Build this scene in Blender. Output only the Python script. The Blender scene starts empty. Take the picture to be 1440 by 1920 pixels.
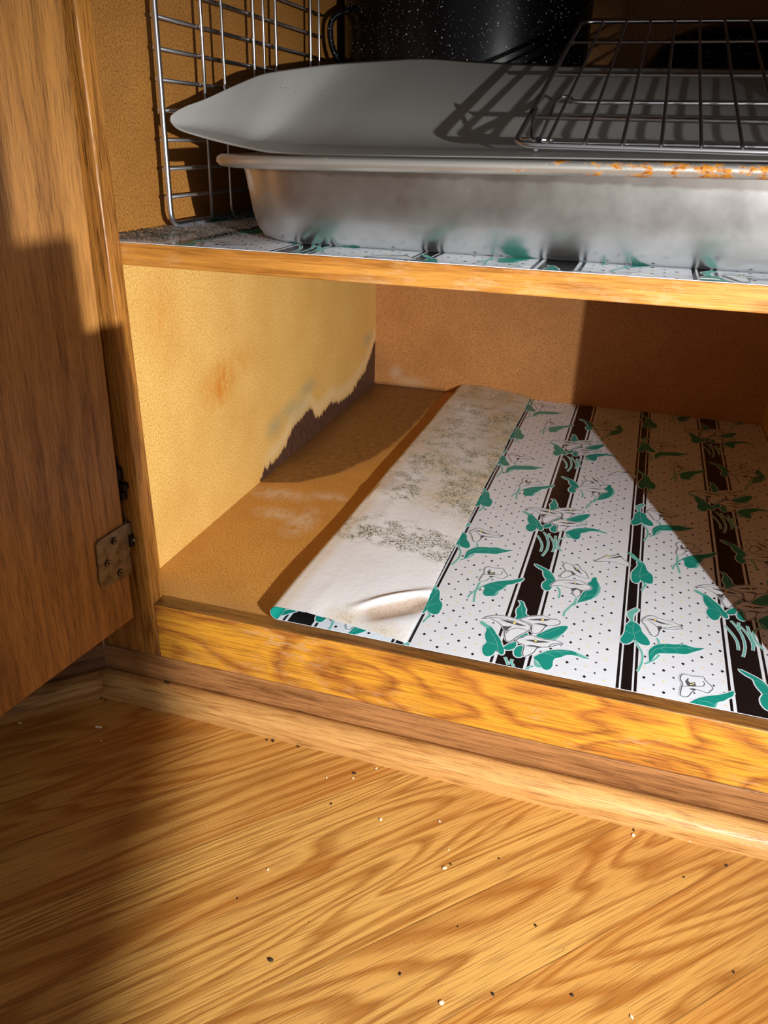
import bpy, bmesh, math, random
from mathutils import Vector, Matrix, noise
random.seed(7)
SC = bpy.context.scene
COL = SC.collection

# ------------------------------------------------------------------ camera, light, exposure
def setup_camera():
    yaw, pitch, roll = .29426, -.45330, .02398
    f = Vector((-math.sin(yaw)*math.cos(pitch), math.cos(yaw)*math.cos(pitch), math.sin(pitch)))
    r = Vector((math.cos(yaw), math.sin(yaw), 0)); u = r.cross(f)
    r2 = r*math.cos(roll)+u*math.sin(roll); u2 = -r*math.sin(roll)+u*math.cos(roll)
    cd = bpy.data.cameras.new('camera'); cam = bpy.data.objects.new('camera', cd); COL.objects.link(cam)
    m = Matrix((r2, u2, -f)).transposed().to_4x4(); m.translation = Vector((.31281, -.39298, .30220))
    cam.matrix_world = m
    cd.sensor_fit = 'HORIZONTAL'; cd.sensor_width = 36; cd.lens = 36*1439.94/1440; cd.clip_start = .005
    SC.camera = cam
setup_camera()
W = bpy.data.worlds.new('world'); SC.world = W; W.use_nodes = True
W.node_tree.nodes['Background'].inputs[0].default_value = (.95, .93, .90, 1)
W.node_tree.nodes['Background'].inputs[1].default_value = .21
def add_light(kind, name, loc, target, energy, color, **kw):
    ld = bpy.data.lights.new(name, kind); ld.energy = energy; ld.color = color
    for k, v in kw.items(): setattr(ld, k, v)
    o = bpy.data.objects.new(name, ld); COL.objects.link(o); o.location = loc
    o.rotation_euler = (Vector(target)-Vector(loc)).to_track_quat('-Z', 'Y').to_euler()
    return o
LAMP = (.615, -.43, .29)
add_light('SPOT', 'torch_light', LAMP, (.0, .20, -.05), 35.5, (1, .985, .96), spot_size=math.radians(78), spot_blend=1, shadow_soft_size=.0028)
add_light('AREA', 'room_fill_light', (1.0, -1.6, 1.5), (.2, 0, 0), 2.2, (1, .96, .9), size=1.2)  # soft fill added for the room's ambient light, no known window
SC.view_settings.view_transform = 'Standard'; SC.view_settings.look = 'None'
SC.view_settings.exposure = 0; SC.view_settings.gamma = 1; SC.view_settings.use_curve_mapping = False

# ------------------------------------------------------------------ node helpers
class NT:
    def __init__(s, name):
        s.m = bpy.data.materials.new(name); s.m.use_nodes = True; s.t = s.m.node_tree; s.n = s.t.nodes; s.n.clear()
        s.out = s.n.new('ShaderNodeOutputMaterial'); s.b = s.n.new('ShaderNodeBsdfPrincipled')
        s.t.links.new(s.b.outputs[0], s.out.inputs[0])
    def L(s, a, b): s.t.links.new(a, b)
    def set(s, sock, v):
        if isinstance(v, bpy.types.NodeSocket): s.L(v, sock)
        elif isinstance(v, (tuple, list)) and len(v) == 3 and sock.type == 'RGBA': sock.default_value = (*v, 1)
        else: sock.default_value = v
    def base(s, color=None, rough=None, metal=None, spec=None, **kw):
        for k, v in (('Base Color', color), ('Roughness', rough), ('Metallic', metal), ('Specular IOR Level', spec), *kw.items()):
            if v is not None: s.set(s.b.inputs[k], v)
    def coord(s, scale=(1, 1, 1), rot=(0, 0, 0), loc=(0, 0, 0)):
        # object coordinates: rotate first, then scale
        c = s.n.new('ShaderNodeTexCoord'); v = c.outputs['Object']
        if any(rot) or any(loc):
            m = s.n.new('ShaderNodeMapping'); m.inputs['Rotation'].default_value = rot; m.inputs['Location'].default_value = loc
            s.L(v, m.inputs['Vector']); v = m.outputs[0]
        m = s.n.new('ShaderNodeMapping'); m.inputs['Scale'].default_value = scale; s.L(v, m.inputs['Vector'])
        return m.outputs[0]
    def noise(s, vec, scale=1, detail=2, rough=.5, dist=0):
        n = s.n.new('ShaderNodeTexNoise'); s.L(vec, n.inputs['Vector'])
        for k, v in (('Scale', scale), ('Detail', detail), ('Roughness', rough), ('Distortion', dist)): n.inputs[k].default_value = v
        return n.outputs['Fac']
    def vor(s, vec, scale=1, feature='F1', out='Distance', rnd=1):
        n = s.n.new('ShaderNodeTexVoronoi'); n.feature = feature; s.L(vec, n.inputs['Vector']); n.inputs['Scale'].default_value = scale
        n.inputs['Randomness'].default_value = rnd
        return n.outputs[out]
    def math(s, op, a, b=0, c=0, clamp=False):
        n = s.n.new('ShaderNodeMath'); n.operation = op; n.use_clamp = clamp
        for i, v in enumerate((a, b, c)): s.set(n.inputs[i], v)
        return n.outputs[0]
    def ramp(s, fac, stops, interp='LINEAR'):
        n = s.n.new('ShaderNodeValToRGB'); n.color_ramp.interpolation = interp; e = n.color_ramp.elements
        while len(e) < len(stops): e.new(.5)
        for i, (p, c) in enumerate(stops):
            e[i].position = p; e[i].color = (*c, 1) if isinstance(c, (tuple, list)) else (c, c, c, 1)
        s.L(fac, n.inputs[0]); return n.outputs[0]
    def mix(s, fac, a, b, mode='MIX'):
        n = s.n.new('ShaderNodeMix'); n.data_type = 'RGBA'; n.blend_type = mode
        s.set(n.inputs[0], fac); s.set(n.inputs[6], a); s.set(n.inputs[7], b); return n.outputs[2]
    def attr(s, name='mask'):
        n = s.n.new('ShaderNodeAttribute'); n.attribute_name = name
        q = s.n.new('ShaderNodeSeparateColor'); s.L(n.outputs['Color'], q.inputs[0])
        return q.outputs[0], q.outputs[1], q.outputs[2], n.outputs['Alpha']
    def sep(s, vec):
        q = s.n.new('ShaderNodeSeparateXYZ'); s.L(vec, q.inputs[0]); return q.outputs
    def comb(s, x, y, z):
        q = s.n.new('ShaderNodeCombineXYZ')
        for i, v in enumerate((x, y, z)): s.set(q.inputs[i], v)
        return q.outputs[0]
    def bump(s, h, strength=.3, dist=.001):
        n = s.n.new('ShaderNodeBump'); s.set(n.inputs['Height'], h); n.inputs['Strength'].default_value = strength; n.inputs['Distance'].default_value = dist
        s.L(n.outputs[0], s.b.inputs['Normal'])

def srgb(r, g, b):
    f = lambda c: (c/255/12.92) if c/255 < .04045 else ((c/255+.055)/1.055)**2.4
    return (f(r), f(g), f(b))

def oak(name, light, dark, axis='X', rot=(0, 0, 0), seed=0., bands=6., width=40., length=6., pores=.55, rough=.38, contrast=1., wear=0., extra=None):
    """flat sawn oak: contour lines of a stretched noise as the grain, short dark pores along it"""
    t = NT(name)
    def sc(al, ac): return {'X': (al, ac, ac), 'Y': (ac, al, ac), 'Z': (ac, ac, al)}[axis]
    lc = (seed*1.37, seed*.73, seed*2.1)
    v = t.coord(sc(length, width), rot, lc)
    n = t.noise(v, 1, 2.5, .45, .25)
    ring = t.math('FRACT', t.math('MULTIPLY', n, bands))
    g = t.ramp(ring, [(0, 1), (.10, .75), (.35, .15), (.75, .0), (1, .85)])
    fine = t.noise(t.coord(sc(11, 420), rot, lc), 1, 3, .55)
    pore = t.ramp(t.noise(t.coord(sc(42, 1150), rot, lc), 1, 2, .6), [(.50, 0), (.61, 1)])
    big = t.noise(t.coord(sc(3, 14), rot, lc), 1, 2)
    gc = t.math('MULTIPLY', g, t.math('MULTIPLY_ADD', fine, 1.0, .35*contrast), clamp=True)
    col = t.mix(t.math('MULTIPLY', gc, .8*contrast, clamp=True), light, dark)
    col = t.mix(t.math('MULTIPLY', t.math('SUBTRACT', fine, .45, clamp=True), 1.6*contrast, clamp=True), col, dark)
    darker = tuple(c*.42 for c in dark)
    col = t.mix(t.math('MULTIPLY', pore, t.math('MULTIPLY_ADD', g, .5*pores, .5*pores)), col, darker)
    col = t.mix(t.ramp(big, [(.35, 0), (.7, .35)]), col, tuple(c*.75 for c in dark))
    if wear:
        w = t.noise(t.coord(sc(60, 240), rot, lc), 1, 4, .7); w2 = t.noise(t.coord((9, 9, 14), (0, 0, 0), lc), 1, 3, .6)
        k = t.math('MULTIPLY', t.ramp(w, [(.5, 0), (.62, 1)]), t.ramp(w2, [(.5, 0), (.62, wear)]))
        col = t.mix(k, col, srgb(205, 165, 120))
    if extra: col = extra(t, col)
    t.base(col, rough, spec=.45)
    t.bump(t.math('ADD', t.math('MULTIPLY', pore, -1), t.math('MULTIPLY', fine, .6)), .35, .0004)
    return t.m

def plain(name, color, rough=.5, metal=0, spec=.5):
    t = NT(name); t.base(color, rough, metal, spec); return t.m

# ------------------------------------------------------------------ mesh helpers
def link(name, bm, mats=None, parent=None, smooth=False, attr=None):
    me = bpy.data.meshes.new(name)
    if smooth:
        for f in bm.faces: f.smooth = True
    bm.to_mesh(me); bm.free()
    for m in (mats if isinstance(mats, (list, tuple)) else [mats]): me.materials.append(m)
    if attr:
        a = me.color_attributes.new('mask', 'FLOAT_COLOR', 'POINT')
        for i, v in enumerate(me.vertices): a.data[i].color = attr(v.co)
    o = bpy.data.objects.new(name, me); COL.objects.link(o)
    if parent: o.parent = parent
    return o
def thing(name, label, cat, group=None):
    o = bpy.data.objects.new(name, None); COL.objects.link(o); return tag(o, label, cat, group)
def tag(o, label, cat, group=None, kind=None):
    o['label'] = label; o['category'] = cat
    if group: o['group'] = group
    if kind: o['kind'] = kind
    return o
def struct(o):
    o['kind'] = 'structure'; return o
def place(root, loc):
    """put an Empty at the thing's base, keep its parts where they are"""
    root.location = loc
    for c in root.children: c.location = Vector(c.location)-Vector(loc)
def box(bm, a, b, bev=0, seg=2, mi=0):
    r = bmesh.ops.create_cube(bm, size=1)
    vs = r['verts']; a = Vector(a); b = Vector(b)
    for v in vs: v.co = Vector(((a.x+b.x)/2+v.co.x*(b.x-a.x), (a.y+b.y)/2+v.co.y*(b.y-a.y), (a.z+b.z)/2+v.co.z*(b.z-a.z)))
    fs = {f for v in vs for f in v.link_faces}
    for f in fs: f.material_index = mi
    if bev:
        es = list({e for f in fs for e in f.edges})
        bmesh.ops.bevel(bm, geom=es, offset=bev, segments=seg, affect='EDGES', profile=.5)
    return bm
def boxobj(name, a, b, mat, parent=None, bev=.0006, seg=2):
    bm = bmesh.new(); box(bm, a, b, bev, seg); return link(name, bm, mat, parent)
def tube(bm, pts, r, n=8, closed=False, cap=True, mi=0):
    pts = [Vector(p) for p in pts]; N = len(pts); rings = []
    T = []
    for i in range(N):
        if closed: d = pts[(i+1) % N]-pts[i-1]
        else: d = pts[min(i+1, N-1)]-pts[max(i-1, 0)]
        T.append(d.normalized())
    up = Vector((0, 0, 1)) if abs(T[0].z) < .9 else Vector((1, 0, 0))
    a = T[0].cross(up).normalized()
    for i in range(N):
        a = (a-T[i]*a.dot(T[i])).normalized(); b = T[i].cross(a)
        rr = r[i] if isinstance(r, (list, tuple)) else r
        rings.append([bm.verts.new(pts[i]+a*rr*math.cos(2*math.pi*k/n)+b*rr*math.sin(2*math.pi*k/n)) for k in range(n)])
    for i in range(N if closed else N-1):
        A = rings[i]; B = rings[(i+1) % N]
        for k in range(n):
            f = bm.faces.new((A[k], A[(k+1) % n], B[(k+1) % n], B[k])); f.smooth = True; f.material_index = mi
    if cap and not closed:
        f = bm.faces.new(rings[0][::-1]); f.material_index = mi; f = bm.faces.new(rings[-1]); f.material_index = mi
def rounded(pts, r, seg=6):
    """polyline with its inner corners rounded"""
    pts = [Vector(p) for p in pts]; out = [pts[0]]
    for i in range(1, len(pts)-1):
        p = pts[i]; a = (pts[i-1]-p); b = (pts[i+1]-p); k = min(r, a.length*.45, b.length*.45)
        A = p+a.normalized()*k; B = p+b.normalized()*k
        for j in range(seg+1):
            t = j/seg; out.append((1-t)**2*A+2*t*(1-t)*p+t*t*B)
    out.append(pts[-1]); return out
def dense(pts, step=.01):
    out = []
    for a, b in zip(pts[:-1], pts[1:]):
        a = Vector(a); b = Vector(b); n = max(1, int((b-a).length/step))
        out += [a.lerp(b, i/n) for i in range(n)]
    return out+[Vector(pts[-1])]
def gridsheet(fn, nu, nv, thick=0, nrm=None):
    """sheet of nu x nv cells from fn(s,t), s,t in 0..1; with thick a closed solid grown by nrm*thick"""
    bm = bmesh.new()
    A = [[bm.verts.new(fn(i/nu, j/nv)) for i in range(nu+1)] for j in range(nv+1)]
    for j in range(nv):
        for i in range(nu): bm.faces.new((A[j][i], A[j][i+1], A[j+1][i+1], A[j+1][i]))
    bm.normal_update()
    if thick:
        off = {}
        for row in A:
            for v in row: off[v] = Vector(nrm) if nrm else v.normal.copy()
        B = [[bm.verts.new(v.co-off[v]*thick) for v in row] for row in A]
        for j in range(nv):
            for i in range(nu): bm.faces.new((B[j][i], B[j+1][i], B[j+1][i+1], B[j][i+1]))
        rim = [(0, i) for i in range(nu)]+[(j, nu) for j in range(nv)]+[(nv, nu-i) for i in range(nu)]+[(nv-j, 0) for j in range(nv)]
        for k in range(len(rim)):
            a = rim[k]; b = rim[(k+1) % len(rim)]
            bm.faces.new((A[a[0]][a[1]], B[a[0]][a[1]], B[b[0]][b[1]], A[b[0]][b[1]]))
    return bm
def interp(tab, x):
    if x <= tab[0][0]: return tab[0][1]
    for (a, u), (b, v) in zip(tab[:-1], tab[1:]):
        if x <= b: return u+(v-u)*(x-a)/(b-a)
    return tab[-1][1]
def sstep(a, b, x):
    t = max(0, min(1, (x-a)/(b-a))); return t*t*(3-2*t)
MOTIFS = {
 'A': [
  ('L', [[27036,8984],[27341,8918],[27506,8463],[27710,7973],[27740,7432],[28026,7151],[27911,6949],[27491,6695],[27270,6458],[27127,6461],[27220,6977],[27095,7425],[27086,7865],[27225,8307],[27233,8651]]),
  ('L', [[24925,5478],[25132,5444],[25402,5224],[25722,5024],[26012,4664],[26196,4323],[26476,3922],[26643,3587],[26798,3157],[26979,2791],[27060,2303],[26953,2080],[26780,2159],[26633,2388],[26534,2494],[26452,2045],[26273,1706],[26030,1576],[25805,1775],[25646,2186],[25611,2648],[25770,3108],[25610,3522],[25493,4078],[25511,4489],[25404,4758],[25100,5014],[24936,5218]]),
  ('l', [[24925,5478],[25132,5444],[25402,5224],[25678,4957],[25555,4708],[25404,4758],[25100,5014],[24936,5218]]),
  ('L', [[28791,4977],[29023,5309],[29305,5711],[29642,6135],[29994,6465],[30356,6716],[30762,6816],[30673,6290],[30500,5824],[30285,5249],[30055,4872],[29633,4775],[29193,4819],[28914,4870]]),
  ('l', [[29786,4858],[30118,5290],[30500,5824],[30285,5249],[30105,4910]]),
  ('L', [[28960,2454],[29222,2867],[29634,3383],[30074,3705],[30581,3919],[31047,4014],[31472,3974],[31850,3825],[32226,3650],[32391,3506],[32036,3428],[31716,3547],[31350,3559],[30945,3418],[30664,3091],[30301,2827],[30209,2477],[30231,2037],[30146,1654],[29919,1401],[29648,1526],[29453,1857],[29261,2149]]),
  ('l', [[29058,2305],[29404,1840],[29584,1636],[29448,1483],[29208,1550],[29084,1908]]),
  ('l', [[31472,3974],[31850,3825],[32226,3650],[32391,3506],[32036,3428],[31716,3547]]),
  ('L', [[26956,2925],[27124,3318],[27404,3609],[27589,3819],[27710,3378],[27561,2946],[27273,2732],[27060,2724]]),
  ('L', [[27654,2695],[27738,3197],[27967,3467],[28134,3430],[28237,2898],[28213,2333],[28000,2167],[27773,2272]]),
  ('L', [[27532,4191],[27691,4594],[27978,4894],[28227,5082],[28208,4824],[27973,4543],[27598,4116]]),
  ('v', [[25545,4911],[25880,4313],[26249,3646],[26475,3141],[26674,2308]]),
  ('v', [[25799,3099],[26124,3115],[26473,2996]]),
  ('v', [[27352,8239],[27444,7603],[27671,7027]]),
  ('v', [[29059,5021],[29486,5571],[30271,6458]]),
  ('v', [[29312,2991],[29808,3256],[30301,3567],[31111,3895]]),
  ('v', [[29661,3159],[30257,2995]]),
  ('v', [[30291,3658],[30895,3401]]),
  ('F', [[24994,5714],[25384,6248],[25804,6481],[26303,6602],[26887,6537],[27536,6391],[28017,6190],[28272,5967],[28346,5631],[28200,5275],[27971,4942],[27608,4415],[27405,3950],[27224,3711],[27039,3676],[26866,3959],[26704,4702],[26502,5245],[26186,5603],[25803,5838],[25434,5975]]),
  ('o', [[25416,6076],[26074,6253],[26649,6240],[27169,6189]]),
  ('D', [[26101,6101],[26669,6120],[27179,6129],[27653,5980],[28061,5872],[27629,5763],[27174,5791],[26711,5860]]),
  ('Y', [[27071,6017],[27147,6223],[27279,6143],[27312,5923],[27215,5785],[27108,5852]]),
  ('D', [[26485,5343],[26786,5396],[27101,5537],[26932,5189],[26810,4739],[26657,4991]]),
  ('o', [[26841,4548],[27008,5062],[27561,5460],[28134,5353]]),
  ('F', [[27467,6473],[27802,6911],[28216,7218],[28700,7442],[29144,7543],[29512,7296],[29897,7377],[30168,7206],[30150,6832],[29764,6540],[29341,6340],[29175,5870],[29011,5406],[28716,5131],[28517,5183],[28418,5503],[28392,6113],[28232,6266],[27874,6404]]),
  ('D', [[27949,6674],[28478,6955],[28960,7178],[29574,7243],[29162,6907],[28723,6817]]),
  ('Y', [[28878,7020],[28968,7212],[29092,7117],[29095,6905],[28992,6826]]),
  ('D', [[28372,6262],[28816,6522],[29204,6553],[29499,6416],[29299,6222],[29148,6325],[28784,6333]]),
  ('F', [[27638,4031],[27740,4263],[27994,4401],[28116,4692],[28529,4886],[28874,4757],[29372,4684],[29956,4789],[30334,4774],[30652,4545],[30223,4300],[29886,3962],[29376,3766],[29035,3505],[28935,3046],[28717,2692],[28467,2402],[28307,2411],[28215,2797],[28224,3366],[28159,3630],[27875,3724],[27699,3809]]),
  ('D', [[28131,4203],[28544,4366],[28809,4419],[29395,4496],[29826,4500],[29365,4300],[28903,4111],[28516,4171]]),
  ('Y', [[28738,4336],[28823,4522],[28947,4438],[28951,4244],[28843,4158]]),
  ('D', [[28255,3520],[28576,3727],[28891,3789],[29376,3766],[29082,3550],[28915,3606],[28598,3572]]),
  ('o', [[29735,3890],[30002,4367],[30622,4583]]),
  ('S', [[26741,1113],[27124,240],[27378,-727],[27363,-1689]]),
  ('S', [[27194,1912],[27524,1159],[27775,169],[27828,-1158],[27582,-2401]]),
  ('S', [[27685,1849],[27609,723]]),
  ('S', [[27736,1393],[28098,590],[28354,-526],[28287,-1431]]),
  ('S', [[28230,1570],[28324,366],[28527,-907]]),
  ('S', [[29081,1563],[28653,1098],[28519,436],[28673,-412],[29007,-1101]]),
 ],
 'B': [
  ('L', [[27435,14789],[27708,14701],[28084,14465],[28457,14233],[28795,13901],[29065,13374],[29250,12829],[29237,12565],[29117,11758],[29043,11315],[28825,11072],[28565,11187],[28393,11586],[28408,12143],[28605,12600],[28435,12975],[28272,13447],[28189,13956],[27857,14202],[27558,14508]]),
  ('L', [[31621,12981],[31738,13365],[31853,13491],[31938,14086],[32218,14273],[32292,13733],[32532,13134],[32486,12530],[32396,12003],[32307,11484],[31987,10891],[31542,10457],[31095,10103],[31206,10695],[31313,11376],[31512,11938],[31936,12253],[31968,12682]]),
  ('l', [[32397,13341],[32631,12832],[32608,12160],[32390,11433],[32026,10904],[32263,11549],[32391,12084],[32436,12680]]),
  ('v', [[28605,12600],[28883,12742],[29232,12606]]),
  ('v', [[28282,13899],[28681,13771],[29043,13191]]),
  ('v', [[31160,10283],[31532,11130],[31603,11806]]),
  ('v', [[31571,11144],[31984,11532],[32415,11684]]),
  ('S', [[29475,11884],[29703,11465],[29787,10839],[29765,10267]]),
  ('S', [[31019,10789],[30935,10125],[30744,9591],[30457,8877],[30341,8459],[30352,7942]]),
  ('S', [[31095,10103],[30821,9617]]),
  ('F', [[29594,15280],[29689,15639],[29895,15759],[30258,15562],[30635,15696],[30865,15501],[30980,15130],[31296,14880],[31498,14415],[31645,13807],[31288,13855],[30861,13967],[30643,14067],[30398,13980],[30139,13580],[29831,13295],[29620,13308],[29545,13633],[29707,14135],[29879,14557],[29712,14953]]),
  ('D', [[30304,15532],[30592,15174],[30870,14909],[31127,14327],[30808,14616],[30532,14879]]),
  ('D', [[29846,14454],[30044,14615],[30389,14557],[30625,14283],[30643,14067],[30394,14023],[30371,14282],[30142,14470]]),
  ('Y', [[30583,15034],[30675,15204],[30752,15049],[30684,14843]]),
  ('F', [[28984,11837],[29174,12371],[29460,12817],[29859,13001],[30509,13188],[30997,13317],[31338,13180],[31563,12919],[31818,12797],[31934,12586],[31854,12266],[31583,12087],[31321,11788],[31241,11270],[31106,10940],[30908,10911],[30719,11248],[30611,11785],[30289,11963],[29785,12078],[29382,11978],[29148,11853]]),
  ('D', [[29864,12530],[30297,12769],[30702,12869],[31117,12846],[31525,12888],[31128,12705],[30763,12636],[30305,12686]]),
  ('Y', [[30649,12765],[30713,12985],[30813,12823],[30743,12628]]),
  ('D', [[30494,11952],[30844,12159],[31266,11975],[31368,11970],[31228,11428],[31157,11813],[30940,11985],[30724,11660],[30659,11472]]),
 ],
 'C': [
  ('L', [[35220,10819],[35401,10678],[35330,10349],[35084,9912],[35020,9297],[35078,8929],[35354,8737],[35557,8333],[35661,7808],[35955,7315],[36149,6798],[36150,6444],[35961,6273],[35629,6307],[35340,6516],[35167,6814],[35075,6603],[34868,6219],[34611,5997],[34369,6090],[34262,6409],[34346,6800],[34479,7212],[34536,7788],[34547,8264],[34805,8833],[34848,9140],[34689,9476],[34650,10010],[34821,10322],[35019,10595]]),
  ('l', [[35220,10819],[35401,10678],[35330,10349],[35084,9912],[35020,9297],[35078,8929],[34855,8851],[34848,9140],[34689,9476],[34650,10010],[34821,10322],[35019,10595]]),
  ('v', [[35053,8920],[35045,8060],[35083,7422],[35242,6661]]),
  ('v', [[34567,7566],[35036,7314]]),
  ('v', [[35513,7943],[35109,7339]]),
  ('v', [[34668,8354],[34995,8136]]),
  ('S', [[35147,6628],[35395,6093],[35638,5484],[35716,4750],[35611,3890],[35439,3189]]),
  ('F', [[35621,9216],[35792,9666],[36041,9999],[36392,10122],[36791,9917],[37287,9847],[37729,9760],[38115,9511],[38346,9119],[38053,9016],[37707,8783],[37318,8712],[36928,8717],[36778,8291],[36678,7795],[36484,7499],[36292,7569],[36097,8053],[35899,8641],[35698,9001]]),
  ('D', [[35793,9568],[36142,9661],[36441,9678],[36837,9525],[37231,9412],[37722,9421],[37229,9297],[36835,9283],[36490,9452],[36142,9554]]),
  ('Y', [[36391,9660],[36501,9865],[36616,9739],[36590,9535],[36465,9463]]),
  ('D', [[36611,8843],[36906,8946],[37002,8743],[36853,8550],[36729,8227],[36683,8538]]),
  ('o', [[36928,8717],[37419,8936],[37814,9197],[38108,9271],[38301,9197]]),
  ('o', [[35745,9308],[36043,9412],[36341,9159],[36635,8804]]),
  ('S', [[36604,7405],[36721,7086],[36742,6738]]),
  ('L', [[36132,4562],[36098,5134],[36105,5732],[36339,6247],[36718,6686],[37288,6928],[37761,7022],[38237,7214],[38610,7167],[38979,7077],[39636,7218],[39342,6899],[38909,6534],[38479,6146],[38107,6042],[37828,5988],[37549,5891],[37083,5747],[36757,5634],[36524,5366],[36338,4882],[36223,4594]]),
  ('v', [[36176,5161],[36527,6051],[36998,6345],[37751,6607],[39070,7021]]),
  ('v', [[36809,6236],[37271,5880]]),
  ('v', [[37656,6530],[37929,6279]]),
  ('v', [[36998,6388],[37192,6806]]),
  ('v', [[37941,6716],[38234,7124]]),
  ('v', [[38598,6857],[38958,6594]]),
  ('S', [[36756,5489],[36569,5045],[36292,4617],[35837,4115]]),
 ],
 'D': [
  ('L', [[24134,10030],[24343,10379],[24665,10770],[25041,11102],[25507,11387],[26018,11649],[26482,11975],[26924,12334],[26840,11819],[26519,11466],[26256,11135],[25904,10891],[25688,10540],[25602,10121],[25371,9885],[25239,9533],[25193,9138],[24930,8895],[24642,8793],[24425,9018],[24339,9368],[24380,9767],[24302,9972]]),
  ('l', [[25688,10540],[25910,10854],[25761,10332],[25432,9754],[25458,9382],[25297,8987],[25015,8850],[25230,9151],[25239,9533],[25371,9885],[25602,10121]]),
  ('v', [[24311,10132],[24786,10105],[25139,9880]]),
  ('v', [[24804,10660],[25305,10719],[25645,10564]]),
  ('S', [[23875,10649],[23809,9488],[23842,8737],[23981,7674]]),
  ('S', [[24134,10030],[23823,9416],[23539,8705],[23443,8147]]),
  ('F', [[23833,12649],[23934,12983],[24158,13105],[24579,13041],[25207,13180],[25298,12875],[25560,12508],[25719,12152],[25549,11847],[25394,11589],[25111,11611],[24815,11709],[24596,11590],[24389,11193],[24214,10849],[23998,10733],[23783,10817],[23799,11145],[23883,11748],[23953,12021],[23848,12359]]),
  ('D', [[24099,12322],[24238,12666],[24346,12747],[24275,12469],[24394,12260],[24684,12447],[24746,12095],[24375,11922],[24209,11946]]),
  ('Y', [[24339,12116],[24625,12326],[24681,12238],[24398,12013]]),
  ('o', [[24221,11884],[24756,12041],[25132,12191],[25244,12479],[25166,12702]]),
  ('D', [[24304,11650],[24561,11783],[24815,11709],[24599,11575],[24438,11575]]),
  ('o', [[23921,11761],[24224,11868]]),
 ],
 'E': [
  ('L', [[35520,18009],[35721,17729],[35863,17172],[35983,16617],[36236,16287],[36370,15836],[36370,15102],[36275,14748],[35935,14668],[35669,14854],[35476,15110],[35367,14667],[35181,14440],[34951,14520],[34810,14874],[34784,15522],[34804,16030],[34988,16604],[35138,17000],[35230,17466],[35165,17794],[35277,18278]]),
  ('l', [[34328,19210],[34571,19297],[34860,19124],[35111,18667],[35520,18009],[35445,17631],[35282,17924],[34999,18134],[34794,18374],[34664,18780]]),
  ('v', [[35563,17673],[35530,17140],[35400,16495],[35416,15252]]),
  ('v', [[34850,15711],[35160,15655],[35394,15490]]),
  ('v', [[36082,16232],[35736,15942],[35471,15517]]),
  ('S', [[35476,15110],[35651,14767],[35786,14415],[35570,13437]]),
  ('S', [[35898,14535],[35788,14100]]),
  ('F', [[31962,16741],[32213,17274],[32479,17592],[32740,18047],[33067,18028],[33496,18454],[33821,18478],[34081,17940],[34330,17673],[34578,17322],[34626,16991],[34270,16951],[33869,17069],[33387,17160],[32986,17150],[32514,16937],[32120,16797]]),
  ('D', [[32762,17604],[33116,17820],[33507,18167],[33821,18460],[34011,18230],[33831,18165],[33516,17945],[33081,17700]]),
  ('o', [[32117,16840],[32710,17043]]),
  ('Y', [[32721,18013],[32855,18206],[33060,18161],[33029,17969],[32850,17878]]),
 ],
}
PALE_CRUMBS = [(-0.0559, -0.0608, 0.0013), (0.0093, -0.0574, 0.0006), (0.1916, 0.0161, 0.0008), (0.2149, -0.0609, 0.001), (0.261, -0.0828, 0.0013), (0.3656, -0.0228, 0.0012), (0.3984, -0.016, 0.0012), (0.2499, -0.0505, 0.0008), (0.2776, -0.159, 0.0014), (0.3671, -0.1366, 0.001), (0.1638, -0.116, 0.0008), (0.187, -0.0339, 0.0007), (0.1987, -0.0208, 0.0009), (0.1701, -0.0391, 0.0007), (0.2601, -0.0693, 0.0006)]
DARK_GRIT = [(0.1222, -0.019, 0.0012), (0.1175, -0.0194, 0.0008), (0.1411, -0.0186, 0.0009), (0.1862, -0.0296, 0.0011), (0.1811, -0.0588, 0.0008), (0.1887, -0.1652, 0.0013), (0.1558, -0.1384, 0.0006), (0.3162, -0.1025, 0.0008), (0.3008, -0.1467, 0.0009), (0.3386, -0.1348, 0.0009), (0.3944, -0.0444, 0.0007), (0.2636, -0.0788, 0.0007), (0.2898, -0.0658, 0.0006), (0.4188, -0.0282, 0.0009), (0.4168, -0.0964, 0.0007), (0.254, -0.1513, 0.0008), (-0.0183, -0.019, 0.0008), (-0.0142, -0.0202, 0.0007), (0.3658, -0.0185, 0.0008), (0.2762, -0.1164, 0.0005)]
# ------------------------------------------------------------------ dimensions of the cabinet (its floor board is z = 0, its face y = 0)
D, WI, SX, T = .58, .4896, .0243, .0135        # depth, inner width, stile overlap, frame thickness
ZF, RT, RH, SB = -.0801, .0012, -.0445, -.0649  # room floor, rail top, rail bottom, strip bottom
ZS, STH, CT = .2437, .0127, .62                 # shelf top, shelf thickness, cabinet top
FX0, FX1 = -.06, WI+.05

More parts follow.
